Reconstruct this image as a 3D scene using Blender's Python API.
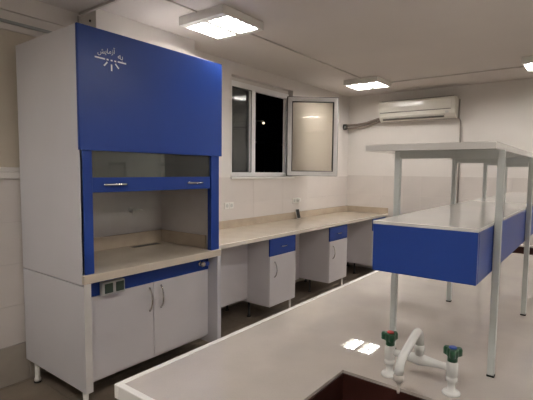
import bpy, bmesh, math, random
from mathutils import Vector, Matrix
random.seed(4)
for o in list(bpy.data.objects): bpy.data.objects.remove(o)
SC = bpy.context.scene
COL = SC.collection

# ------------------------------------------------------------------ camera
F, CX, CY = 428.85, 276.9, 203.56          # focal length and principal point in photo pixels (533x400)
CAM = Vector((0, 0, 1.547))
yaw, pit, rol = math.radians(36.715), math.radians(-4.407), math.radians(0.631)
FW = Vector((math.cos(yaw)*math.cos(pit), math.sin(yaw)*math.cos(pit), math.sin(pit)))
_r = Vector((math.sin(yaw), -math.cos(yaw), 0)); _u = _r.cross(FW)
RT = _r*math.cos(rol) + _u*math.sin(rol); UP = -_r*math.sin(rol) + _u*math.cos(rol)
cd = bpy.data.cameras.new('camera'); cam = bpy.data.objects.new('camera', cd); COL.objects.link(cam)
cd.sensor_fit = 'HORIZONTAL'; cd.sensor_width = 36; cd.lens = F/533*36
cd.shift_x = (266.5-CX)/533; cd.shift_y = (CY-200)/533; cd.clip_start = .02
m3 = Matrix((RT, UP, -FW)).transposed()
cam.matrix_world = Matrix.Translation(CAM) @ m3.to_4x4()
SC.camera = cam
def ray(px, py, ax, val):
    """point where the photo ray through a pixel meets the plane axis=val"""
    d = FW + RT*((px-CX)/F) - UP*((py-CY)/F)
    return CAM + d*((val-CAM[ax])/d[ax])

# ------------------------------------------------------------------ world, exposure (night: only the room's lamps)
w = bpy.data.worlds.new('night'); SC.world = w; w.use_nodes = True
w.node_tree.nodes['Background'].inputs[0].default_value = (.05, .06, .09, 1)
w.node_tree.nodes['Background'].inputs[1].default_value = .01
SC.view_settings.view_transform = 'Standard'; SC.view_settings.look = 'None'
SC.view_settings.gamma = 1; SC.view_settings.use_curve_mapping = False
SC.view_settings.exposure = 0.26
LAMP = 104.0                                 # emission of the luminaires' tubes
LAMP_COL = (1.0, .955, .91)

# ------------------------------------------------------------------ materials
MATS = {}
def mat(name, col, rough=.5, metal=0, spec=.5, var=.04, scale=6, bump=0, bscale=60, coat=0, var_col=None, speck=0, sscale=220, detail=3):
    if name in MATS: return MATS[name]
    m = bpy.data.materials.new(name); m.use_nodes = True
    nt = m.node_tree; b = nt.nodes['Principled BSDF']
    b.inputs['Roughness'].default_value = rough; b.inputs['Metallic'].default_value = metal
    b.inputs['Specular IOR Level'].default_value = spec
    if coat: b.inputs['Coat Weight'].default_value = coat; b.inputs['Coat Roughness'].default_value = .05
    tc = nt.nodes.new('ShaderNodeTexCoord')
    n = nt.nodes.new('ShaderNodeTexNoise'); n.inputs['Scale'].default_value = scale; n.inputs['Detail'].default_value = detail
    nt.links.new(tc.outputs['Object'], n.inputs['Vector'])
    mx = nt.nodes.new('ShaderNodeMix'); mx.data_type = 'RGBA'
    c2 = var_col or tuple(max(0, c*(1-var*3)) for c in col)
    mx.inputs[6].default_value = (*col, 1); mx.inputs[7].default_value = (*c2, 1)
    rm = nt.nodes.new('ShaderNodeMapRange'); rm.inputs[1].default_value = .35; rm.inputs[2].default_value = .75
    nt.links.new(n.outputs['Fac'], rm.inputs[0]); nt.links.new(rm.outputs[0], mx.inputs[0])
    out = mx.outputs[2]
    if speck:
        n2 = nt.nodes.new('ShaderNodeTexNoise'); n2.inputs['Scale'].default_value = sscale; n2.inputs['Detail'].default_value = 2
        nt.links.new(tc.outputs['Object'], n2.inputs['Vector'])
        r2 = nt.nodes.new('ShaderNodeMapRange'); r2.inputs[1].default_value = .55; r2.inputs[2].default_value = .7; r2.inputs[4].default_value = speck
        nt.links.new(n2.outputs['Fac'], r2.inputs[0])
        m2 = nt.nodes.new('ShaderNodeMix'); m2.data_type = 'RGBA'; m2.inputs[7].default_value = (*[c*.6 for c in col], 1)
        nt.links.new(r2.outputs[0], m2.inputs[0]); nt.links.new(out, m2.inputs[6]); out = m2.outputs[2]
    nt.links.new(out, b.inputs['Base Color'])
    if bump:
        nb = nt.nodes.new('ShaderNodeTexNoise'); nb.inputs['Scale'].default_value = bscale; nb.inputs['Detail'].default_value = 4
        nt.links.new(tc.outputs['Object'], nb.inputs['Vector'])
        bp = nt.nodes.new('ShaderNodeBump'); bp.inputs['Strength'].default_value = bump; bp.inputs['Distance'].default_value = .01
        nt.links.new(nb.outputs['Fac'], bp.inputs['Height']); nt.links.new(bp.outputs[0], b.inputs['Normal'])
    MATS[name] = m; return m
def glass(name, tint=(.86,.9,.88), diff_fac=.06, diff_col=(.35,.37,.36), rough=.0, ior=1.5):
    m = bpy.data.materials.new(name); m.use_nodes = True; nt = m.node_tree
    for n in list(nt.nodes):
        if n.type != 'OUTPUT_MATERIAL': nt.nodes.remove(n)
    out = [n for n in nt.nodes if n.type == 'OUTPUT_MATERIAL'][0]
    t = nt.nodes.new('ShaderNodeBsdfTransparent'); t.inputs[0].default_value = (*tint, 1)
    g = nt.nodes.new('ShaderNodeBsdfGlossy'); g.inputs['Roughness'].default_value = rough
    d = nt.nodes.new('ShaderNodeBsdfDiffuse'); d.inputs[0].default_value = (*diff_col, 1)  # grey diffuse share, varied by noise, mixed into the clear glass
    fr = nt.nodes.new('ShaderNodeFresnel'); fr.inputs[0].default_value = ior
    m1 = nt.nodes.new('ShaderNodeMixShader'); m2 = nt.nodes.new('ShaderNodeMixShader')
    tc = nt.nodes.new('ShaderNodeTexCoord'); n = nt.nodes.new('ShaderNodeTexNoise'); n.inputs['Scale'].default_value = 4
    nt.links.new(tc.outputs['Object'], n.inputs['Vector'])
    rm = nt.nodes.new('ShaderNodeMapRange'); rm.inputs[3].default_value = diff_fac*.6; rm.inputs[4].default_value = diff_fac*1.4
    nt.links.new(n.outputs['Fac'], rm.inputs[0]); nt.links.new(rm.outputs[0], m1.inputs[0])
    nt.links.new(t.outputs[0], m1.inputs[1]); nt.links.new(d.outputs[0], m1.inputs[2])
    nt.links.new(fr.outputs[0], m2.inputs[0]); nt.links.new(m1.outputs[0], m2.inputs[1]); nt.links.new(g.outputs[0], m2.inputs[2])
    nt.links.new(m2.outputs[0], out.inputs[0]); MATS[name] = m; return m
def emit(name, col, s):
    m = bpy.data.materials.new(name); m.use_nodes = True; b = m.node_tree.nodes['Principled BSDF']
    b.inputs['Base Color'].default_value = (.8,.8,.8,1); b.inputs['Emission Color'].default_value = (*col,1); b.inputs['Emission Strength'].default_value = s
    MATS[name] = m; return m
PAINT = mat('wall_paint', (.74,.70,.66), .55, var=.02, scale=1.5, bump=.08, bscale=90)
CEIL = mat('ceiling_paint', (.68,.63,.59), .7, var=.02, scale=1.2, bump=.06, bscale=70)
TILE = mat('wall_tile_glaze', (.69,.64,.60), .2, var=.02, scale=3)
GROUT = mat('grout', (.45,.40,.36), .9)
BASET = mat('base_tile_glaze', (.40,.355,.30), .35, var=.07, scale=4)
FLOORT = mat('floor_tile_stone', (.24,.195,.15), .30, var=.10, scale=5, speck=.4, sscale=90)
FGROUT = mat('floor_grout', (.10,.085,.07), .9)
LAMW = mat('white_laminate', (.69,.66,.67), .34, var=.02, scale=2)
LAMS = mat('grey_white_laminate_side', (.64,.63,.655), .30, var=.02, scale=2)
EDGE = mat('laminate_edge_band', (.74,.71,.67), .4)
BLUE = mat('blue_laminate', (.015,.049,.255), .36, spec=.28, var=.02, scale=2)
STONE = mat('beige_stone_top', (.64,.56,.46), .07, spec=.7, var=.04, scale=5, speck=.2)
BNOSE = mat('beige_edge_nosing', (.72,.66,.57), .3, var=.02)
SPLASH = mat('beige_stone_splash', (.52,.43,.33), .25, var=.06, scale=5, speck=.3)
QUARTZ = mat('pinkish_white_quartz', (.60,.545,.495), .015, spec=.85, var=.05, scale=4, speck=.15)
NOSE = mat('white_edge_nosing', (.88,.86,.82), .3, var=.02, scale=8)
SHELFW = mat('white_shelf_laminate', (.80,.78,.75), .07, var=.02, scale=3)
METAL = mat('grey_painted_steel', (.58,.61,.59), .35, var=.03, scale=10)
CHROME = mat('brushed_chrome', (.62,.60,.57), .22, metal=1, var=.03, scale=20)
RUB = mat('black_rubber', (.012,.012,.012), .6)
LEGD = mat('shaded_leg', (.03,.03,.03), .5)  # left and rear cabinet legs: shade under the bench put into their colour
PVC = mat('white_pvc_frame', (.90,.89,.88), .35, var=.02)
PVCD = mat('dark_gasket', (.03,.03,.035), .6)
PLAST = mat('white_plastic', (.78,.76,.71), .35, var=.02)
ACW = mat('ac_cream_plastic', (.74,.71,.64), .16, var=.02)
ACD = mat('ac_dark_slot', (.10,.095,.085), .5)
TRUNK = mat('cable_trunking', (.58,.54,.50), .5)
INS = mat('pipe_insulation', (.24,.20,.17), .75, bump=.3, bscale=120)
HOSE = mat('grey_hose', (.36,.33,.30), .6)
BROWN = mat('dark_brown_sink', (.050,.016,.012), .35, var=.1)
FAUW = mat('faucet_white_enamel', (.80,.80,.77), .22, var=.01)
GREEN = mat('green_knob_plastic', (.008,.075,.03), .33)
RED = mat('red_cap', (.55,.05,.05), .4); BLUEC = mat('blue_cap', (.06,.12,.50), .4)
NOZ = mat('nozzle_grey', (.62,.57,.52), .4)
LOGO = mat('logo_silver_print', (.90,.93,.97), .5)
BLACK = mat('black_glossy_plastic', (.010,.010,.011), .15)
SOCKG = mat('socket_grey', (.55,.55,.52), .4); SOCKGL = mat('socket_smoked_cover', (.05,.075,.055), .12)
HOODIN = mat('hood_liner', (.60,.56,.53), .4, var=.03)
CONC = mat('outside_concrete', (.12,.12,.11), .9, var=.08, scale=2)
BLIND = mat('beige_blind', (.60,.53,.43), .7, var=.05, scale=2, bump=.05, bscale=60)
WGREY = mat('window_grey_rail', (.34,.36,.35), .4)
WGLASS = glass('window_glass', diff_fac=.16, diff_col=(.42,.45,.44), ior=1.6)
SGLASS = glass('sash_glass', tint=(.78,.75,.70), diff_fac=.01, ior=1.6)
HGLASS = glass('hood_glass', tint=(.66,.70,.66), diff_fac=.09, diff_col=(.34,.36,.33), ior=1.6)
TUBE = emit('lamp_tube_glow', LAMP_COL, LAMP)
STREET = emit('street_lamp_glow', (1,.85,.6), 1.5)
REFL = mat('lamp_reflector', (.80,.80,.78), .25)

# ------------------------------------------------------------------ mesh builder
class MB:
    def __init__(s): s.bm = bmesh.new()
    def box(s, x0, x1, y0, y1, z0, z1, bev=0, seg=2):
        bm = bmesh.new()
        r = bmesh.ops.create_cube(bm, size=1)
        for v in r['verts']:
            v.co = Vector(((x0+x1)/2+v.co.x*(x1-x0), (y0+y1)/2+v.co.y*(y1-y0), (z0+z1)/2+v.co.z*(z1-z0)))
        if bev: bmesh.ops.bevel(bm, geom=bm.edges[:], offset=bev, segments=seg, affect='EDGES', profile=.5)
        s._merge(bm); return s
    def _merge(s, bm, M=None):
        if M is not None: bmesh.ops.transform(bm, matrix=M, verts=bm.verts[:])
        me = bpy.data.meshes.new('tmp'); bm.to_mesh(me); bm.free(); s.bm.from_mesh(me); bpy.data.meshes.remove(me)
    def tube(s, pts, r, n=12, caps=True):
        pts = [Vector(p) for p in pts]; rs = r if isinstance(r, (list, tuple)) else [r]*len(pts)
        rings = []; prev = None
        for i, p in enumerate(pts):
            t = (pts[min(i+1, len(pts)-1)] - pts[max(i-1, 0)]).normalized()
            if prev is None:
                a = Vector((0,0,1)) if abs(t.z) < .9 else Vector((1,0,0)); nrm = t.cross(a).normalized()
            else:
                nrm = (prev - t*prev.dot(t)).normalized()
            prev = nrm; b = t.cross(nrm)
            rings.append([s.bm.verts.new(p + (nrm*math.cos(k*2*math.pi/n) + b*math.sin(k*2*math.pi/n))*rs[i]) for k in range(n)])
        for a, b in zip(rings, rings[1:]):
            for k in range(n):
                f = s.bm.faces.new((a[k], a[(k+1)%n], b[(k+1)%n], b[k])); f.smooth = True
        if caps:
            s.bm.faces.new(rings[0][::-1]); s.bm.faces.new(rings[-1])
        return s
    def lathe(s, c, prof, n=20):
        """prof: list of (radius, z) from the bottom up, axis vertical through c"""
        c = Vector(c); rings = []
        for r, z in prof:
            rings.append([s.bm.verts.new(c + Vector((r*math.cos(k*2*math.pi/n), r*math.sin(k*2*math.pi/n), z))) for k in range(n)])
        for a, b in zip(rings, rings[1:]):
            for k in range(n):
                f = s.bm.faces.new((a[k], a[(k+1)%n], b[(k+1)%n], b[k])); f.smooth = True
        s.bm.faces.new(rings[0][::-1]); s.bm.faces.new(rings[-1]); return s
    def prism(s, poly, axis, a, b):
        """extrude a 2-D outline along an axis (0 x: outline in y,z; 1 y: x,z; 2 z: x,y)"""
        def P(q, t):
            return Vector({0: (t, q[0], q[1]), 1: (q[0], t, q[1]), 2: (q[0], q[1], t)}[axis])
        A = [s.bm.verts.new(P(q, a)) for q in poly]; B = [s.bm.verts.new(P(q, b)) for q in poly]
        s.bm.faces.new(A); s.bm.faces.new(B[::-1]); n = len(poly)
        for k in range(n): s.bm.faces.new((A[k], B[k], B[(k+1)%n], A[(k+1)%n]))
        return s
    def mesh(s, name, m):
        bmesh.ops.recalc_face_normals(s.bm, faces=s.bm.faces[:])
        me = bpy.data.meshes.new(name); s.bm.to_mesh(me); s.bm.free(); me.materials.append(m); return me
    def obj(s, name, m, parent=None, origin=None, label=None):
        """link as one object; the coordinates are world ones, moved into the parent's frame"""
        if origin is None:
            vs = [v.co for v in s.bm.verts]
            origin = Vector(((min(v.x for v in vs)+max(v.x for v in vs))/2, (min(v.y for v in vs)+max(v.y for v in vs))/2, min(v.z for v in vs)))
        origin = Vector(origin)
        bmesh.ops.translate(s.bm, verts=s.bm.verts[:], vec=-origin)
        o = bpy.data.objects.new(name, s.mesh(name, m)); COL.objects.link(o)
        place(o, origin, parent)
        if label: o['label'] = label
        return o
WORLD = {}
def place(o, origin, parent):
    WORLD[o.name] = Vector(origin)
    if parent is not None:
        o.parent = parent; o.location = Vector(origin) - WORLD[parent.name]
    else: o.location = origin
def tag(o, label=None, cat=None, group=None, kind=None):
    if label: o['label'] = label
    if cat: o['category'] = cat
    if group: o['group'] = group
    if kind: o['kind'] = kind
    return o
def empty(name, loc, label=None, cat=None, group=None, kind=None, parent=None):
    o = bpy.data.objects.new(name, None); COL.objects.link(o); o.empty_display_size = .1
    place(o, loc, parent); return tag(o, label, cat, group, kind)
def box(name, m, parent, x0, x1, y0, y1, z0, z1, bev=0, seg=2, label=None):
    return MB().box(x0, x1, y0, y1, z0, z1, bev, seg).obj(name, m, parent, label=label)
def copy_tree(o, parent=None):
    c = o.copy(); COL.objects.link(c); WORLD[c.name] = WORLD[o.name].copy()
    if parent is not None: c.parent = parent
    for ch in list(o.children): copy_tree(ch, c)
    return c
def inst(name, me, parent, origin):
    o = bpy.data.objects.new(name, me); COL.objects.link(o); place(o, origin, parent); return o

# ------------------------------------------------------------------ room numbers (metres)
X0, X1 = -2.2, 6.344          # left wall, wall with the air conditioner
Y0, Y1 = -2.6, 3.293          # wall behind the camera, window wall
CZ = 2.743
DADO = 1.485

# ------------------------------------------------------------------ structure
floor = box('floor', FGROUT, None, X0-.2, X1+.2, Y0-.2, Y1+.25, -.12, -.004); tag(floor, kind='structure')
ceil = box('ceiling', CEIL, None, X0-.2, X1+.2, Y0-.2, Y1+.25, CZ, CZ+.12); tag(ceil, kind='structure')
W1 = (3.553, 4.75, 1.47, 2.60)     # window by the bench: x0 x1 z0 z1
W2 = (.25, 1.80, 1.47, 2.62)       # window beside the hood
b = MB(); ya, yb = Y1, Y1+.122
b.box(X0-.2, X1+.2, ya, yb, 0, 1.47); b.box(X0-.2, X1+.2, ya, yb, 2.62, CZ)
b.box(X0-.2, W2[0], ya, yb, 1.47, 2.62); b.box(W2[1], W1[0], ya, yb, 1.47, 2.62)
b.box(W1[0], W1[1], ya, yb, W1[3], 2.62); b.box(W1[1], X1+.2, ya, yb, 1.47, 2.62)
wall_back = b.obj('wall_back', PAINT); tag(wall_back, kind='structure')
wall_right = box('wall_right', PAINT, None, X1, X1+.2, Y0-.2, Y1, 0, CZ); tag(wall_right, kind='structure')
wall_left = box('wall_left', PAINT, None, X0-.2, X0, Y0-.2, Y1, 0, CZ); tag(wall_left, kind='structure')
wall_front = box('wall_front', PAINT, None, X0, X1, Y0-.2, Y0, 0, CZ); tag(wall_front, kind='structure')
bulk = box('wall_bulkhead', PAINT, None, 1.83, 2.81, 3.07, Y1-.001, 2.45, CZ-.001); tag(bulk, kind='structure')
MB().tube([(1.829, 3.147, 2.662), (1.822, 3.147, 2.662)], .009, 10).obj('anchor_hole', RUB, bulk)

# floor tiles, wall tiles (each its own piece)
TS = .45
tile_me = {}
def tile_mesh(key, w, d, t, m, bev):
    k = (key, round(w, 3), round(d, 3))
    if k not in tile_me:
        bm = MB()
        if key == 'f': bm.box(-w/2, w/2, -d/2, d/2, -t, 0)
        elif key in ('y', 'yb'): bm.box(-w/2, w/2, -t, 0, -d/2, d/2)
        else: bm.box(-t, 0, -w/2, w/2, -d/2, d/2)
        tile_me[k] = bm.mesh('tile', m)
    return tile_me[k]
g = .002
x = X0
while x < X1-.02:
    y = Y0; xe = min(x+TS, X1)
    while y < Y1-.02:
        ye = min(y+TS, Y1)
        inst('tile', tile_mesh('f', xe-x-2*g, ye-y-2*g, .006, FLOORT, .001), floor, ((x+xe)/2, (y+ye)/2, 0)); y += TS
    x += TS
def wall_tiles(parent, axis, plane, a0, a1, z0, z1, tw, th, m, key):
    a = a1
    while a > a0+.02:
        ae = max(a-tw, a0); z = z1
        while z > z0+.02:
            ze = max(z-th, z0)
            me = tile_mesh(key, a-ae-.0012, z-ze-.0012, .007, m, .001)
            c = ((a+ae)/2, plane, (z+ze)/2) if axis == 1 else (plane, (a+ae)/2, (z+ze)/2)
            inst('tile', me, parent, c); z -= th
        a -= tw
wall_tiles(wall_back, 1, Y1, X0, X1-.008, .28, DADO-.02, .60, .30, TILE, 'y')
wall_tiles(wall_right, 0, X1, Y0, Y1-.008, .28, DADO, .60, .3012, TILE, 'x')
bb = box('baseboard_back', GROUT, None, X0, X1-.02, Y1-.012, Y1-.0005, 0, .279); tag(bb, kind='structure')
wall_tiles(bb, 1, Y1-.012, X0, X1-.03, .001, .279, .45, .279, BASET, 'yb')

# ------------------------------------------------------------------ windows
win = empty('window_1', (4.17, Y1+.09, 1.47), kind='structure')
yf0, yf1 = 3.362, 3.412
f = MB()
f.box(W1[0], W1[1], yf0, yf1, 1.472, 1.522, .004); f.box(W1[0], W1[1], yf0, yf1, 2.495, 2.560, .004)
f.box(W1[0], 3.638, yf0, yf1, 1.522, 2.495); f.box(4.690, W1[1], yf0, yf1, 1.522, 2.495)
f.obj('frame', PVC, win)
box('head_filler', PAINT, win, W1[0], W1[1], yf0+.012, yf1, 2.56, 2.60)
box('mullion', PVC, win, 3.985, 4.05, yf0-.006, yf1, 1.522, 2.495, .004)
pn = MB().box(-.170, .170, -.002, .002, 0, .971).obj('pane', WGLASS, win, origin=(0,0,0)); pn.location = Vector((3.8115, 3.3885, 1.523)) - WORLD[win.name]; pn.rotation_euler = (0, 0, math.radians(5.2))
g_ = MB(); g_.box(3.638, 3.646, 3.364, 3.369, 1.522, 2.495); g_.box(3.977, 3.985, 3.364, 3.369, 1.522, 2.495); g_.box(3.638, 3.985, 3.364, 3.369, 2.487, 2.495); g_.box(3.638, 3.985, 3.364, 3.369, 1.522, 1.530)
g_.obj('gasket', PVCD, win)
# open sash, hinged on the right jamb and swung into the room
SW, SH = .668, 1.028
sa = MB(); fr = .056
sa.box(0, fr, -.025, .025, 0, SH, .005); sa.box(SW-fr, SW, -.025, .025, 0, SH, .005)
sa.box(fr-.004, SW-fr+.004, -.025, .025, 0, fr, .004); sa.box(fr-.004, SW-fr+.004, -.025, .025, SH-fr, SH, .004)
sash = sa.obj('sash', PVC, None, origin=(0,0,0)); sash.parent = win
hinge = Vector((4.675, 3.325, 1.484)); sash.location = hinge - WORLD[win.name]; WORLD[sash.name] = hinge
ang = math.radians(-49.6); sash.rotation_euler = (0, 0, ang)
def sub(name, mb, m):
    o = mb.obj(name, m, None, origin=(0,0,0)); o.parent = sash; return o
sub('pane', MB().box(fr-.006, SW-fr+.006, -.004, .004, fr-.006, SH-fr+.006), SGLASS)
gk = MB()
for (x0,x1,z0,z1) in ((fr-.001,fr+.007,fr,SH-fr),(SW-fr-.007,SW-fr+.001,fr,SH-fr),(fr,SW-fr,fr-.001,fr+.007),(fr,SW-fr,SH-fr-.007,SH-fr+.001)):
    gk.box(x0, x1, -.027, .027, z0, z1)
sub('gasket', gk, PVCD)
rb = MB(); e = .006
rb.box(-e, 0, -.018, .03, -e, SH+e); rb.box(SW, SW+e, -.018, .03, -e, SH+e); rb.box(0, SW, -.018, .03, -e, 0); rb.box(0, SW, -.018, .03, SH, SH+e)
sub('edge_seal', rb, PVCD)
hd = MB(); hd.box(SW-.042, SW-.016, .025, .035, SH*.47, SH*.55, .003); hd.box(SW-.037, SW-.021, .035, .055, SH*.50, SH*.525); hd.box(SW-.037, SW-.021, .047, .060, SH*.40, SH*.525, .004)
sub('handle', hd, PVC)
hg = MB()
for z in (.14, SH-.14): hg.tube([(-.012, .02, z-.04), (-.012, .02, z+.04)], .009, 10)
sub('hinge', hg, METAL)
box('window_sill', NOSE, win, W1[0]-.02, W1[1]+.02, Y1-.028, Y1+.069, 1.4465, 1.4700, .003)

w2 = empty('window_2', (1.0, Y1+.09, 1.47), kind='structure')
f = MB()
v0, v1 = Y1+.016, Y1+.056
f.box(W2[0], W2[1], v0, v1, 2.535, 2.6195, .003); f.box(W2[0], W2[1], v0, v1, 1.516, 1.55, .003)
f.box(W2[0], W2[0]+.05, v0, v1, 1.55, 2.535); f.box(W2[1]-.05, W2[1], v0, v1, 1.55, 2.535)
f.obj('frame', PAINT, w2)
box('curtain_rail', WGREY, w2, W2[0]+.01, W2[1]-.01, Y1+.002, v0-.0005, 2.535, 2.556, .002)
box('blind_cassette', PAINT, w2, W2[0]+.05, W2[1]-.05, v0+.006, v0+.03, 2.495, 2.5345)
box('roller_blind', BLIND, w2, W2[0]+.05, W2[1]-.05, v0+.018, v0+.022, 1.55, 2.494)
box('pane', WGLASS, w2, W2[0]+.05, W2[1]-.05, v0+.032, v0+.038, 1.55, 2.494)
box('window_sill', PAINT, w2, W2[0]-.02, W2[1]+.02, Y1-.022, v0+.04, 1.4705, 1.515, .003)

# outside in the dark
ob = empty('neighbour_building', (7.5, 9.0, -3), 'dark neighbouring house front beyond the open window', 'building')
box('wall', CONC, ob, 3.5, 16, 9.0, 9.4, -3, 8)
for k in range(3):
    x0 = 8.6+1.7*k
    wn = box('window', WGREY, ob, x0, x0+1.0, 8.95, 8.998, 1.2, 2.5)
    box('pane', BLACK, wn, x0+.08, x0+.92, 8.93, 8.949, 1.28, 2.42)
for k in range(4):
    box('railing_bar', WGREY, ob, 6.5, 14, 8.60, 8.63, .35+.24*k, .38+.24*k)
box('balcony', CONC, ob, 6.5, 14, 8.5, 9.0, .1, .3)
for k in range(6): box('railing_post', WGREY, ob, 6.6+1.45*k, 6.64+1.45*k, 8.60, 8.63, .3, 1.13)
pl = ray(263.5, 123, 1, 7.2)
sl = empty('outdoor_lamp', (pl.x, 8.9, pl.z), 'small glowing lamp outside in the dark beyond the open window', 'lamp')
MB().tube([(pl.x, 8.998, pl.z+.05), (pl.x, 8.0, pl.z+.08), (pl.x, 7.2, pl.z+.06)], .02, 8).obj('bracket', WGREY, sl)
MB().lathe((pl.x, 7.2, pl.z-.03), [(.012,0),(.03,.015),(.034,.03),(.024,.05),(.01,.058)], 12).obj('bulb', STREET, sl)

# ------------------------------------------------------------------ ceiling luminaires
def luminaire(cx, cy, label):
    L = .236; z0 = 2.676; z1 = CZ-.001
    t = empty('ceiling_light', (cx, cy, z0), label, 'light', 'square louvred ceiling lights')
    b = MB(); th = .012
    b.box(cx-L, cx+L, cy-L, cy-L+th, z0, z1); b.box(cx-L, cx+L, cy+L-th, cy+L, z0, z1)
    b.box(cx-L, cx-L+th, cy-L+th, cy+L-th, z0, z1); b.box(cx+L-th, cx+L, cy-L+th, cy+L-th, z0, z1)
    b.box(cx-L+th, cx+L-th, cy-L+th, cy+L-th, z1-.006, z1)
    b.obj('housing', PLAST, t)
    box('divider', PLAST, t, cx-L+th, cx+L-th, cy-.020, cy+.020, z0+.0005, z1-.006)
    box('rim', PLAST, t, cx-L+th, cx-L+th+.050, cy-L+th, cy+L-th, z0+.001, z0+.012)
    box('rim', PLAST, t, cx+L-th-.036, cx+L-th, cy-L+th, cy+L-th, z0+.001, z0+.012)
    for s in (-1, 1):
        for k in (-1, 1):
            yc = cy + s*.120 + k*.046
            MB().tube([(cx-L+.036, yc, z0+.025), (cx+L-.036, yc, z0+.025)], .013, 10).obj('tube', TUBE, t)
        a0, a1 = (cy+.022, cy+L-th) if s > 0 else (cy-L+th, cy-.022)
        box('reflector', REFL, t, cx-L+.036, cx+L-.036, a0, a1, z1-.012, z1-.0065)
        for k in range(5):
            xx = cx-.15+.075*k
            box('louvre_fin', REFL, t, xx-.003, xx+.003, a0, a1, z0+.007, z0+.034)
    return t
lights = [luminaire(2.552, 2.471, 'lit square louvred light fixture on the ceiling above the blue fume hood'),
          luminaire(5.362, 2.517, 'lit square louvred ceiling fixture between the open window sash and the air conditioner'),
          luminaire(5.362, .460, 'lit square louvred ceiling fixture cut off by the right edge of the photo'),
          luminaire(2.552, .460, 'square louvred ceiling fixture overhead of the island, out of view'),
          luminaire(-.26, 2.471, 'square louvred ceiling fixture near the window wall left of the hood, out of view'),
          luminaire(-.26, -1.600, 'square louvred ceiling fixture in the row farthest behind the camera, out of view'),
          luminaire(2.552, -1.600, 'square louvred ceiling fixture right of the island, out of view'),
          luminaire(5.362, -1.600, 'square louvred ceiling fixture in the far right of the room, out of view'),
          luminaire(-.26, .460, 'square louvred ceiling fixture behind the camera, out of view')]
def trunk(pts, label, wd=.014):
    (x0,y0,z0),(x1,y1,z1) = pts
    o = box('cable_trunking', TRUNK, None, min(x0,x1)-wd/2, max(x0,x1)+wd/2, min(y0,y1)-wd/2, max(y0,y1)+wd/2, min(z0,z1), max(z0,z1), .002, 1)
    return tag(o, label, 'cable cover')
zt = CZ-.013
trunk(((2.80, 2.50, zt), (5.115, 2.50, CZ-.0005)), 'long ceiling cable cover linking the light above the hood to the next light', .012)
trunk(((.8, 2.50, zt), (2.305, 2.50, CZ-.0005)), 'ceiling cable cover running from the light above the hood towards the viewer', .012)
trunk(((5.57, .71, zt), (5.57, 2.265, CZ-.0005)), 'ceiling cable cover running in front of the air conditioner between two lights', .012)
trunk(((1.815, 1.2, zt-.008), (1.815, 3.26, CZ-.0005)), 'ceiling cable cover above the top left corner of the fume hood', .022)
trunk(((1.815, 3.279, 2.3), (1.815, 3.279, CZ-.0215)), 'short upright cable cover on the wall behind the fume hood', .022)

# ------------------------------------------------------------------ fume hood
HX0, HX1, HYF, HYB, HZT = 1.342, 2.522, 2.447, 3.262, 2.385
H = empty('fume_hood', (1.93, 2.85, 0), 'tall white laboratory fume hood with blue front panel and sliding sash', 'fume hood')
def hb(name, m, *a, **k): return box(name, m, H, *a, **k)
hb('upper_side_panel', LAMS, HX0, HX0+.02, HYF+.0185, HYB, .838, HZT, bev=.0015, seg=1)
hb('upper_side_panel', LAMS, HX1-.02, HX1, HYF+.063, HYB, .90, HZT, bev=.0015, seg=1)
hb('top_panel', LAMS, HX0+.02, HX1-.02, HYF+.02, HYB, HZT-.02, HZT)
fp = hb('front_panel', BLUE, HX0-.006, HX1+.006, HYF-.001, HYF+.018, 1.656, HZT-.001, bev=.0015, seg=1, label='large dark blue upper front panel with printed emblem')
hb('post', BLUE, HX0+.004, HX0+.082, HYF+.0185, HYF+.09, .898, 1.662, bev=.0015, seg=1)
hb('post', BLUE, HX1-.094, HX1-.006, HYF+.0185, HYF+.062, .898, 1.662, bev=.0015, seg=1)
sx0, sx1 = HX0+.083, HX1-.095
bar = hb('sash', BLUE, sx0, sx1, HYF+.028, HYF+.046, 1.398, 1.492, bev=.0015, seg=1)
box('pane', HGLASS, bar, sx0, sx1, HYF+.035, HYF+.040, 1.492, 2.0)
for a, c in ((1.492, 1.655), (2.170, 2.325)):
    h_ = MB(); y_ = HYF+.028
    h_.tube([(a, y_-.022, 1.447), (a+.012, y_-.026, 1.447), (c-.012, y_-.026, 1.447), (c, y_-.022, 1.447)], [.006,.0065,.0065,.006], 10)
    h_.tube([(a+.018, y_, 1.447), (a+.018, y_-.026, 1.447)], .005, 8); h_.tube([(c-.018, y_, 1.447), (c-.018, y_-.026, 1.447)], .005, 8)
    h_.obj('handle', CHROME, bar)
# liner: back wall with stone splash, inner sides
hb('liner_back', HOODIN, HX0+.02, HX1-.02, 3.145, 3.160, .90, HZT-.03)
hb('liner_side', HOODIN, HX0+.0205, HX0+.03, HYF+.092, 3.144, .90, HZT-.03)
hb('liner_side', HOODIN, HX1-.05, HX1-.0205, HYF+.064, 3.144, .90, HZT-.03)
hb('splash_strip', SPLASH, HX0+.031, HX1-.051, 3.130, 3.1445, .899, 1.005)
hb('splash_strip', SPLASH, HX1-.065, HX1-.0505, HYF+.12, 3.129, .899, 1.005)
hb('worktop', STONE, HX0+.001, HX1-.001, HYF-.004, 3.20, .845, .898, bev=.003)
sl_ = ray(132, 247.5, 2, .9); sr_ = ray(159, 243, 2, .9)
cup = hb('cup_drain', RUB, 2.10, 2.37, 3.022, 3.088, .8982, .8994)
cr = MB(); cr.box(2.09, 2.10, 3.012, 3.098, .8982, .8995); cr.box(2.37, 2.38, 3.012, 3.098, .8982, .8995); cr.box(2.10, 2.37, 3.012, 3.022, .8982, .8995); cr.box(2.10, 2.37, 3.088, 3.098, .8982, .8995)
cr.obj('rim', SPLASH, cup)
nz = MB(); nz.lathe((0,0,0), [(.022,0),(.022,.006),(.012,.010),(.010,.05),(.010,.055)], 12)
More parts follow.
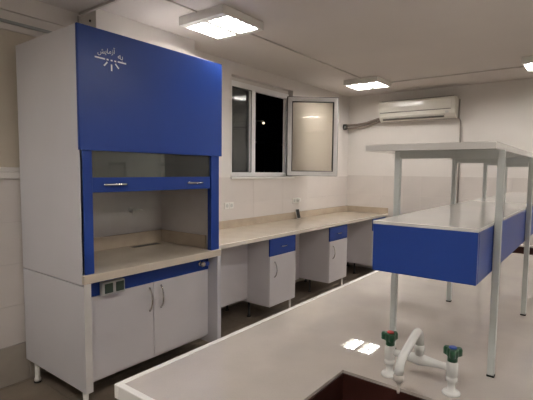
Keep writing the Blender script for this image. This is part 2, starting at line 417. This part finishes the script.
bmesh.ops.rotate(nz.bm, verts=nz.bm.verts[:], cent=(0,0,0), matrix=Matrix.Rotation(math.radians(90), 3, 'X'))
bmesh.ops.translate(nz.bm, verts=nz.bm.verts[:], vec=(2.150, 3.1448, 1.205))
nz.tube([(2.150, 3.095, 1.205), (2.195, 3.092, 1.205), (2.235, 3.092, 1.200)], [.010,.008,.006], 10)
nz.tube([(2.150, 3.10, 1.205), (2.146, 3.098, 1.19), (2.144, 3.098, 1.16)], [.009,.006,.005], 10)
nz.obj('gas_nozzle', PLAST, H)
# base cabinet
BYD = HYF+.108                      # door plane, set back between the side panels
hb('base_side_panel', LAMS, HX0, HX0+.046, HYF, HYB, .16, .831, bev=.0015, seg=1)
hb('base_side_panel', LAMS, HX1-.042, HX1, HYF, HYB, .10, .8445, bev=.0015, seg=1)
hb('edge_trim', EDGE, HX0+.0005, HX0+.0455, HYF-.0022, HYF-.0002, .16, .8445)
hb('base_back', LAMW, HX0+.047, HX1-.043, HYB-.02, HYB, .17, .84)
hb('base_bottom', LAMW, HX0+.047, HX1-.043, BYD+.02, HYB-.02, .15, .169)
strip = hb('service_strip', BLUE, HX0+.047, HX1-.043, BYD-.002, BYD+.016, .7265, .844)
dm = HX0+.588
d1 = hb('door', LAMW, HX0+.049, dm-.0018, BYD, BYD+.018, .17, .7235, bev=.0015, seg=1)
d2 = hb('door', LAMW, dm+.0018, HX1-.045, BYD, BYD+.018, .17, .7235, bev=.0015, seg=1)
def arch_handle(x, y, z0, z1, parent, m=CHROME, r=.0055):
    n = 9; pts = []
    for k in range(n):
        t = k/(n-1); pts.append((x, y-.004-.030*math.sin(math.pi*t)**.6, z0+(z1-z0)*t))
    return MB().tube(pts, [r*1.25]+[r]*(n-2)+[r*1.25], 8).obj('handle', m, parent)
arch_handle(1.893, BYD, .520, .693, d1); arch_handle(1.993, BYD, .522, .693, d2)
# double socket with smoked flaps, gas cocks
so = hb('socket_outlet', SOCKG, 1.505, 1.670, BYD-.040, BYD-.0025, .722, .812, bev=.006, label='grey double socket with dark smoked flaps')
for x0 in (1.515, 1.596):
    box('cover_flap', SOCKGL, so, x0+.004, x0+.062, BYD-.048, BYD-.0405, .738, .802, .003)
for xk, mk in ((2.385, CHROME), (2.430, BLUEC)):
    k_ = MB(); k_.lathe((0,0,0), [(.020,0),(.020,.008),(.012,.012),(.012,.022),(.020,.026),(.022,.038),(.018,.046)], 14)
    bmesh.ops.rotate(k_.bm, verts=k_.bm.verts[:], cent=(0,0,0), matrix=Matrix.Rotation(math.radians(90), 3, 'X'))
    bmesh.ops.translate(k_.bm, verts=k_.bm.verts[:], vec=(xk, BYD-.0025, .785))
    k_.obj('gas_cock', mk, strip)
for x_, y_ in ((HX0+.035, HYB-.09), (HX0+.035, HYF+.07), (HX1-.021, HYB-.09), (HX1-.021, HYF+.07)):
    l_ = MB(); zt_ = .1595 if x_ < 2 else .0995
    l_.lathe((x_, y_, 0), [(.022,.012),(.022,.03),(.017,.034),(.017,zt_)], 14)
    lg = l_.obj('leg', PLAST, H)
    MB().lathe((x_, y_, 0), [(.024,0),(.024,.0118)], 14).obj('foot', RUB, lg)
# printed emblem: lettering above a bar with rays and dots
def stroke(mb, pts, wd=.006, y=HYF-.0018):
    for (xa, za), (xb, zb) in zip(pts, pts[1:]):
        d = Vector((xb-xa, zb-za)); L = d.length
        if L < 1e-5: continue
        d /= L; n = Vector((-d.y, d.x))*wd/2; e_ = d*wd*.3
        q = [(xa-e_.x+n.x, za-e_.y+n.y), (xb+e_.x+n.x, zb+e_.y+n.y), (xb+e_.x-n.x, zb+e_.y-n.y), (xa-e_.x-n.x, za-e_.y-n.y)]
        mb.prism(q, 1, y-.0002, y+.0006)
em = MB()
stroke(em, [(1.446, 2.214), (1.508, 2.213)], .009); stroke(em, [(1.600, 2.214), (1.654, 2.213)], .009)
for x_ in (1.528, 1.555, 1.580): stroke(em, [(x_-.004, 2.213), (x_+.004, 2.213)], .009)
stroke(em, [(1.524, 2.196), (1.505, 2.174)], .009); stroke(em, [(1.554, 2.186), (1.554, 2.152)], .010); stroke(em, [(1.582, 2.196), (1.602, 2.174)], .009)
em.obj('emblem_bars', LOGO, fp, label='silver emblem of bars, dots and rays')
import bpy as _b
def lettering(txt, name):
    cu = bpy.data.curves.new(name, 'FONT'); cu.body = txt; cu.size = 1; cu.extrude = 0
    o = bpy.data.objects.new(name, cu); COL.objects.link(o)
    dg = bpy.context.evaluated_depsgraph_get(); me = bpy.data.meshes.new_from_object(o.evaluated_get(dg))
    bpy.data.objects.remove(o); return me
def add_text(txt, x0, x1, z0, z1, arc=0):
    me = lettering(txt, 'lettering'); xs = [v.co.x for v in me.vertices]; ys = [v.co.y for v in me.vertices]
    if not xs: return
    ax, bx, ay, by = min(xs), max(xs), min(ys), max(ys); org = Vector(((x0+x1)/2, HYF-.0022, z0))
    for v in me.vertices:
        u = (v.co.x-ax)/(bx-ax); t = (v.co.y-ay)/(by-ay)
        v.co = Vector((x0+(x1-x0)*u, HYF-.0022, z0+(z1-z0)*t + arc*u)) - org
    me.materials.clear(); me.materials.append(LOGO)
    inst('lettering', me, fp, org)
# joined letter forms in visual order (right-to-left script written left to right)
add_text('\uFEB6\uFEF3\uFE8E\uFEE3\uFEAF\uFE81', 1.462, 1.580, 2.226, 2.272, .022)
add_text('\uFEEA\uFE91', 1.598, 1.634, 2.222, 2.258)

# ------------------------------------------------------------------ long bench under the window
BYF, BZ = 2.572, .900
Bn = empty('bench_worktop', (4.43, 2.93, BZ-.036), 'long beige stone worktop along the window wall with low backsplash', 'worktop')
box('slab', STONE, Bn, HX1+.002, X1-.009, BYF+.012, Y1-.009, BZ-.036, BZ)
box('nosing', BNOSE, Bn, HX1+.002, X1-.009, BYF, BYF+.0118, BZ-.036, BZ+.0005, .002, 1)
box('backsplash', SPLASH, Bn, HX1+.002, X1-.0095, Y1-.026, Y1-.009, BZ+.0002, BZ+.087, .002, 1)
box('backsplash', SPLASH, Bn, X1-.026, X1-.0095, BYF, Y1-.0265, BZ+.0002, BZ+.087, .002, 1)
def base_cabinet(x0, x1, label):
    yf = 2.605; yb_ = 3.26; zb = .165; zt_ = BZ-.037
    c = empty('base_cabinet', ((x0+x1)/2, (yf+yb_)/2, 0), label, 'cabinet', 'drawer cabinets under the window bench')
    b = MB(); t = .016
    b.box(x0, x0+t, yf, yb_, zb, zt_); b.box(x1-t, x1, yf, yb_, zb, zt_); b.box(x0+t, x1-t, yf, yb_, zb, zb+t); b.box(x0+t, x1-t, yb_-t, yb_, zb+t, zt_)
    b.obj('body', LAMW, c)
    dr = box('drawer', BLUE, c, x0+.001, x1-.001, yf-.018, yf-.0005, .682, zt_-.006, .0015, 1, label='blue drawer front')
    h_ = MB(); xm = (x0+x1)/2
    h_.tube([(xm-.045, yf-.018, .768), (xm-.040, yf-.038, .768), (xm, yf-.043, .768), (xm+.040, yf-.038, .768), (xm+.045, yf-.018, .768)], .0045, 8).obj('handle', CHROME, dr)
    do = box('door', LAMW, c, x0+.001, x1-.001, yf-.018, yf-.0005, zb, .679, .0015, 1)
    arch_handle(x0+.075, yf-.018, .462, .622, do)
    for xx in (x0+.03, x1-.03):
        for yy in ((yf+.03 if xx > (x0+x1)/2 else yf+.28), yb_-.06):
            l_ = MB().lathe((xx, yy, 0), [(.014,.012),(.014,.03),(.011,.034),(.011,zb-.0005)], 12).obj('leg', PLAST if (xx > (x0+x1)/2 and yy < 3) else LEGD, c)
            MB().lathe((xx, yy, 0), [(.022,0),(.022,.0118)], 12).obj('foot', RUB, l_)
    return c
base_cabinet(3.362, 3.818, 'white cabinet with blue drawer nearest the fume hood under the window bench')
base_cabinet(4.562, 5.018, 'white cabinet with blue drawer, middle one under the window bench')
base_cabinet(5.822, 6.278, 'white cabinet with blue drawer mostly hidden behind the island shelf, in the far corner')
def panel(x0, x1, y, z0, label):
    tag(box('back_panel', LAMW, None, x0, x1, y, y+.016, z0, BZ-.037, .001, 1), label, 'panel', 'white panels closing the knee spaces under the bench')
panel(HX1+.001, 3.361, 2.88, .205, 'white panel under the bench between the fume hood and the first drawer cabinet')
panel(3.819, 4.561, 3.03, .150, 'white panel under the bench between the first and second drawer cabinets')
panel(5.019, 5.821, 3.03, .150, 'white panel under the bench between the second drawer cabinet and the corner one')

# ------------------------------------------------------------------ wall outlets, charger, phone
def outlet(x, z, label, name='wall_outlet', wd=.072, n=1):
    yv = Y1-.008
    o = empty(name, (x, yv, z-.04), label, 'outlet', 'white wall sockets above the window bench')
    for k in range(n):
        xc = x + (k-(n-1)/2)*wd
        pt = box('plate', PLAST, o, xc-wd/2+.001, xc+wd/2-.001, yv-.010, yv, z-.036, z+.036, .003)
        s = MB(); s.lathe((0,0,0), [(.021,0),(.021,.002)], 16)
        bmesh.ops.rotate(s.bm, verts=s.bm.verts[:], cent=(0,0,0), matrix=Matrix.Rotation(math.radians(90), 3, 'X'))
        bmesh.ops.translate(s.bm, verts=s.bm.verts[:], vec=(xc, yv-.0102, z)); s.obj('socket', SOCKG, pt)
    return o
outlet(3.505, 1.150, 'pair of white wall sockets beside the fume hood', n=2)
outlet(4.822, 1.142, 'white wall socket pair holding the phone charger plug', n=2)
ch = empty('phone_charger', (4.862, Y1-.019, 1.13), 'white charger plug with cable hanging down to the phone', 'charger')
box('plug', PLAST, ch, 4.842, 4.882, Y1-.062, Y1-.0205, 1.13, 1.175, .006)
MB().tube([(4.862, Y1-.045, 1.131), (4.860, Y1-.048, 1.10), (4.848, Y1-.050, 1.06), (4.842, Y1-.058, 1.028)], .0025, 6).obj('cable', PLAST, ch)
ph = empty('mobile_phone', (4.825, 3.225, BZ), 'black mobile phone leaning against the beige backsplash', 'phone')
body = MB().box(-.036, .036, -.004, .004, 0, .13, .003); p_ = body.obj('body', PLAST, ph, origin=(0,0,0)); 
p_.location = (0,0,.0008); p_.rotation_euler = (math.radians(-16), math.radians(0), math.radians(-8))
s_ = MB().box(-.033, .034, -.0052, -.0042, .004, .126).obj('screen', BLACK, None, origin=(0,0,0)); s_.parent = p_

# ------------------------------------------------------------------ air conditioner
AX, AY0, AY1, AZ0, AZ1 = 6.144, 1.598, 2.690, 2.293, 2.590
A = empty('air_conditioner', (6.24, 2.13, AZ0), 'cream wall-mounted split air conditioner unit above the tiled far wall', 'air conditioner')
prof = [(X1-.001, AZ1), (AX+.035, AZ1), (AX+.012, AZ1-.010), (AX+.002, AZ1-.035), (AX, AZ1-.10), (AX+.004, AZ1-.17), (AX+.006, AZ1-.185), (AX+.014, AZ1-.23), (AX+.050, AZ1-.275), (AX+.09, AZ0), (X1-.001, AZ0)]
MB().prism(prof, 1, AY0, AY1).obj('body', ACW, A)
MB().prism([(AX-.004, AZ1-.03), (AX-.006, AZ1-.10), (AX-.003, AZ1-.165), (AX+.003, AZ1-.165), (AX-.0005, AZ1-.10), (AX+.0015, AZ1-.036)], 1, AY0+.05, AY1-.02).obj('front_panel', ACW, A)
box('panel_gap', ACD, A, AX+.000, AX+.008, AY0+.055, AY1-.02, AZ1-.176, AZ1-.168)
MB().prism([(AX+.010, AZ1-.235), (AX+.042, AZ1-.272), (AX+.050, AZ1-.270), (AX+.016, AZ1-.232)], 1, AY0+.14, AY1-.05).obj('louvre', ACW, A)
MB().prism([(AX+.0085, AZ1-.266), (AX+.030, AZ1-.283), (AX+.055, AZ1-.276), (AX+.030, AZ1-.258)], 1, AY0+.15, AY1-.06).obj('air_slot', ACD, A)
box('intake_grille', ACD, A, AX+.03, X1-.02, AY0+.03, AY1-.03, AZ1+.0002, AZ1+.004)
box('display', SOCKG, A, AX+.004, AX+.012, AY0+.085, AY0+.130, AZ1-.225, AZ1-.200)
hole = ray(344, 127, 1, Y1-.03)
ls = empty('refrigerant_pipes', (6.25, 3.0, 2.25), 'two grey-brown insulated pipes from the air conditioner to the wall corner', 'pipe')
for k, (dz, dx) in enumerate(((.022, 0), (-.020, .012))):
    MB().tube([(6.300, AY1+.002, 2.345+dz), (6.305, 2.80, 2.325+dz), (6.300, 2.95, 2.285+dz), (6.275, 3.10, 2.262+dz), (6.225+dx, 3.20, 2.255+dz), (6.185+dx, Y1-.001, 2.250+dz)], .019, 10).obj('pipe', INS, ls)
MB().tube([(6.185, Y1-.05, 2.25), (6.178, Y1-.001, 2.25)], [.044, .046], 14).obj('collar', RUB, ls)
dh = MB().tube([(X1-.016, AY0-.012, AZ1-.03), (X1-.016, AY0-.013, 2.36), (X1-.016, AY0-.012, 2.30), (X1-.016, AY0-.035, 2.25), (X1-.016, AY0-.040, 2.1), (X1-.016, AY0-.040, 1.02)], .010, 8).obj('drain_hose', HOSE)
tag(dh, 'thin dark hose running down the wall from the right of the air conditioner', 'hose')

# ------------------------------------------------------------------ island bench
IX0, IX1, IY0, IY1, IZ = .71, 4.43, -.33, 1.135, .90
S1 = (.80, 1.222, .175, .635); S2 = (3.93, 4.35, .175, .635)
I = empty('island_bench', (2.57, .40, 0), 'large glossy pinkish-white island bench in the foreground', 'bench')
t = MB(); e = .022; z0, z1 = IZ-.042, IZ-.0015
for (a, b_, c, d) in ((IX0+e, S1[0], IY0+e, IY1-e), (S1[1], S2[0], IY0+e, IY1-e), (S2[1], IX1-e, IY0+e, IY1-e), (S1[0], S1[1], IY0+e, S1[2]), (S1[0], S1[1], S1[3], IY1-e), (S2[0], S2[1], IY0+e, S2[2]), (S2[0], S2[1], S2[3], IY1-e)):
    t.box(a, b_, c, d, z0, z1)
bmesh.ops.remove_doubles(t.bm, verts=t.bm.verts[:], dist=1e-5)
t.obj('worktop', QUARTZ, I)
box('edge_strip', NOSE, I, IX0, IX1, IY1-e+.0003, IY1, IZ-.044, IZ, .002, 1); box('edge_strip', NOSE, I, IX0, IX1, IY0, IY0+e-.0003, IZ-.044, IZ, .002, 1)
box('edge_strip', NOSE, I, IX0, IX0+e-.0003, IY0+e, IY1-e, IZ-.044, IZ, .002, 1); box('edge_strip', NOSE, I, IX1-e+.0003, IX1, IY0+e, IY1-e, IZ-.044, IZ, .002, 1)
bd = MB(); bx0, bx1, by0, by1 = IX0+.06, IX1-.06, IY0+.06, IY1-.06
bd.box(bx0, bx0+.02, by0, by1, .12, z0-.001); bd.box(bx1-.02, bx1, by0, by1, .12, z0-.001); bd.box(bx0+.02, bx1-.02, by0, by1, .12, .14)
bd.box(bx0+.02, bx1-.02, .39, .41, .14, .64)
bd.obj('carcass', LAMW, I)
for s in (0, 1):
    yy = by1-.001 if s else by0-.017
    n = 7
    for k in range(n):
        a = bx0+.002+(bx1-bx0-.004)/n*k; b_ = bx0+.002+(bx1-bx0-.004)/n*(k+1)
        d_ = box('door', LAMW, I, a+.0015, b_-.0015, yy, yy+.018, .125, .66, .0015, 1)
        dw = box('drawer', BLUE, I, a+.0015, b_-.0015, yy, yy+.018, .664, z0-.006, .0015, 1)
for xx in (bx0+.05, (bx0+bx1)/2, bx1-.05):
    for yy in (by0+.05, by1-.05):
        MB().lathe((xx, yy, 0), [(.022,0),(.022,.02),(.016,.025),(.016,.1195)], 12).obj('leg', PLAST, I)
def sink(S, label):
    x0, x1, y0, y1 = S; q = .0015; t_ = .006; zt_ = IZ-.010; zb = .66
    s = empty('sink', ((x0+x1)/2, (y0+y1)/2, zb), label, 'sink', 'brown sinks set into the island')
    b = MB()
    b.box(x0+q, x0+t_, y0+q, y1-q, zb, zt_); b.box(x1-t_, x1-q, y0+q, y1-q, zb, zt_); b.box(x0+t_, x1-t_, y0+q, y0+t_, zb, zt_); b.box(x0+t_, x1-t_, y1-t_, y1-q, zb, zt_); b.box(x0+t_, x1-t_, y0+t_, y1-t_, zb, zb+t_)
    b.obj('bowl', BROWN, s)
    MB().lathe(((x0+x1)/2, (y0+y1)/2, zb+t_), [(.03,.0002),(.03,.003),(.024,.004)], 16).obj('drain', RUB, s)
    return s
sink(S1, 'dark brown sink in the foreground in front of the white faucet')
sink(S2, 'dark brown sink at the far end of the island beyond the shelf')

# ------------------------------------------------------------------ bridge faucet
FX, FYL, FYR, FZ = 1.284, .501, .311, IZ-.0015
FA = empty('faucet', (FX, .408, FZ), 'white enamelled bridge faucet with green star knobs, red and blue caps', 'faucet')
for yv, cap, ra in ((FYL, RED, -math.radians(215)), (FYR, BLUEC, -math.radians(193))):
    st = MB().lathe((FX, yv, FZ), [(.026,0),(.026,.005),(.022,.009),(.011,.012),(.011,.036),(.0165,.039),(.0165,.050),(.0135,.053),(.0165,.056),(.0165,.094),(.012,.097),(.012,.100)], 20).obj('valve', FAUW, FA)
    k = MB(); n = 48; R = []
    def rad(th, s=1): return (.0165 + .0130*max(0, math.cos(3*(th)))**.9)*s
    for sc_, zz in ((.78, .0985), (.82, .101), (.82, .112), (1.0, .115), (1.0, .132), (.88, .138)):
        R.append([k.bm.verts.new((FX+rad(j*2*math.pi/n+ra, sc_)*math.cos(j*2*math.pi/n) if sc_ > .82 else FX+.0165*sc_*1.05*math.cos(j*2*math.pi/n),
                                  yv+rad(j*2*math.pi/n+ra, sc_)*math.sin(j*2*math.pi/n) if sc_ > .82 else yv+.0165*sc_*1.05*math.sin(j*2*math.pi/n), FZ+zz)) for j in range(n)])
    for a, b_ in zip(R, R[1:]):
        for j in range(n):
            f_ = k.bm.faces.new((a[j], a[(j+1)%n], b_[(j+1)%n], b_[j])); f_.smooth = True
    k.bm.faces.new(R[0][::-1]); k.bm.faces.new(R[-1])
    kn = k.obj('knob', GREEN, FA, label='green star-shaped knob')
    MB().lathe((FX, yv, FZ), [(.011,.1381),(.011,.141),(.009,.1425)], 18).obj('cap', cap, kn)
zb_ = FZ+.078
MB().tube([(FX, FYL-.014, zb_), (FX, .47, zb_), (FX, .435, zb_), (FX, .408, zb_), (FX, .381, zb_), (FX, .346, zb_), (FX, FYR+.014, zb_)], [.0100,.0105,.0145,.0185,.0145,.0105,.0100], 16).obj('bridge', FAUW, FA)
MB().lathe((FX, .408, FZ), [(.013,.090),(.013,.105),(.0155,.107),(.0155,.121),(.012,.123)], 18).obj('collar', FAUW, FA)
pts = [(FX, .408, FZ+.120), (FX, .408, FZ+.145), (FX-.002, .408, FZ+.162), (FX-.010, .408, FZ+.175), (FX-.022, .408, FZ+.182), (FX-.036, .408, FZ+.181), (FX-.06, .408, FZ+.174), (FX-.105, .408, FZ+.160), (FX-.140, .408, FZ+.148), (FX-.156, .408, FZ+.138), (FX-.165, .408, FZ+.124), (FX-.169, .408, FZ+.105)]
pts = [(x, y, z-.012 if i > 1 else z) for i, (x, y, z) in enumerate(pts)]
sp = MB().tube(pts, .0122, 14).obj('spout', FAUW, FA)
MB().lathe((FX-.169, .408, FZ-.011), [(.0035,.052),(.0045,.060),(.0038,.064),(.0052,.070),(.0042,.074),(.007,.081),(.0125,.087),(.0145,.092),(.0145,.104),(.0125,.1052)], 14).obj('nozzle', NOZ, FA)

# ------------------------------------------------------------------ shelf rack on the island
PX = (1.477, 2.221, 2.949, 3.690); PYL, PYR = .568, .240; PW = .010; PZ = IZ-.0015
R_ = empty('reagent_shelf_rack', (2.58, .404, PZ), 'two-tier grey steel rack with white shelves and blue box standing on the island', 'shelf')
ZB, ZT, TZ0, TZ1 = 1.237, 1.384, 1.619, 1.641
for i, px in enumerate(PX):
    for py in (PYL, PYR):
        p_ = box('post', METAL, R_, px-PW, px+PW, py-PW, py+PW, PZ+.006, TZ0-.0005, .0015, 1)
        box('foot', RUB, p_, px-PW-.001, px+PW+.001, py-PW-.001, py+PW+.001, PZ+.0002, PZ+.0058)
    box('cross_rail', METAL, R_, px-PW, px+PW, PYR+PW, PYL-PW, TZ0-.026, TZ0-.0006)
box('top_shelf', SHELFW, R_, 1.420, 3.75, .246, .670, TZ0, TZ1, .0015, 1, label='white upper shelf board')
BX0, BX1, BY0, BY1 = 1.254, 3.88, PYR+PW+.0015, PYL-PW-.0015
box('lower_shelf', SHELFW, R_, BX0-.001, BX1+.001, BY0-.001, BY1+.001, ZT+.0002, ZT+.010, .001, 1, label='white lower shelf board')
box('end_panel', BLUE, R_, BX0, BX0+.016, BY0, BY1, ZB, ZT, .001, 1, label='blue end panel')
box('end_panel', BLUE, R_, BX1-.016, BX1, BY0, BY1, ZB, ZT, .001, 1)
cuts = [BX0+.0165, PX[0]-.013, PX[1], PX[2], PX[3]+.013, BX1-.0165]
for a, b_ in zip(cuts, cuts[1:]):
    for y0 in (BY0, BY1-.016):
        box('side_panel', BLUE, R_, a+.003, b_-.003, y0, y0+.016, ZB, ZT, .001, 1)
box('bottom_panel', LAMW, R_, BX0+.017, BX1-.017, BY0+.017, BY1-.017, ZB+.004, ZB+.018)
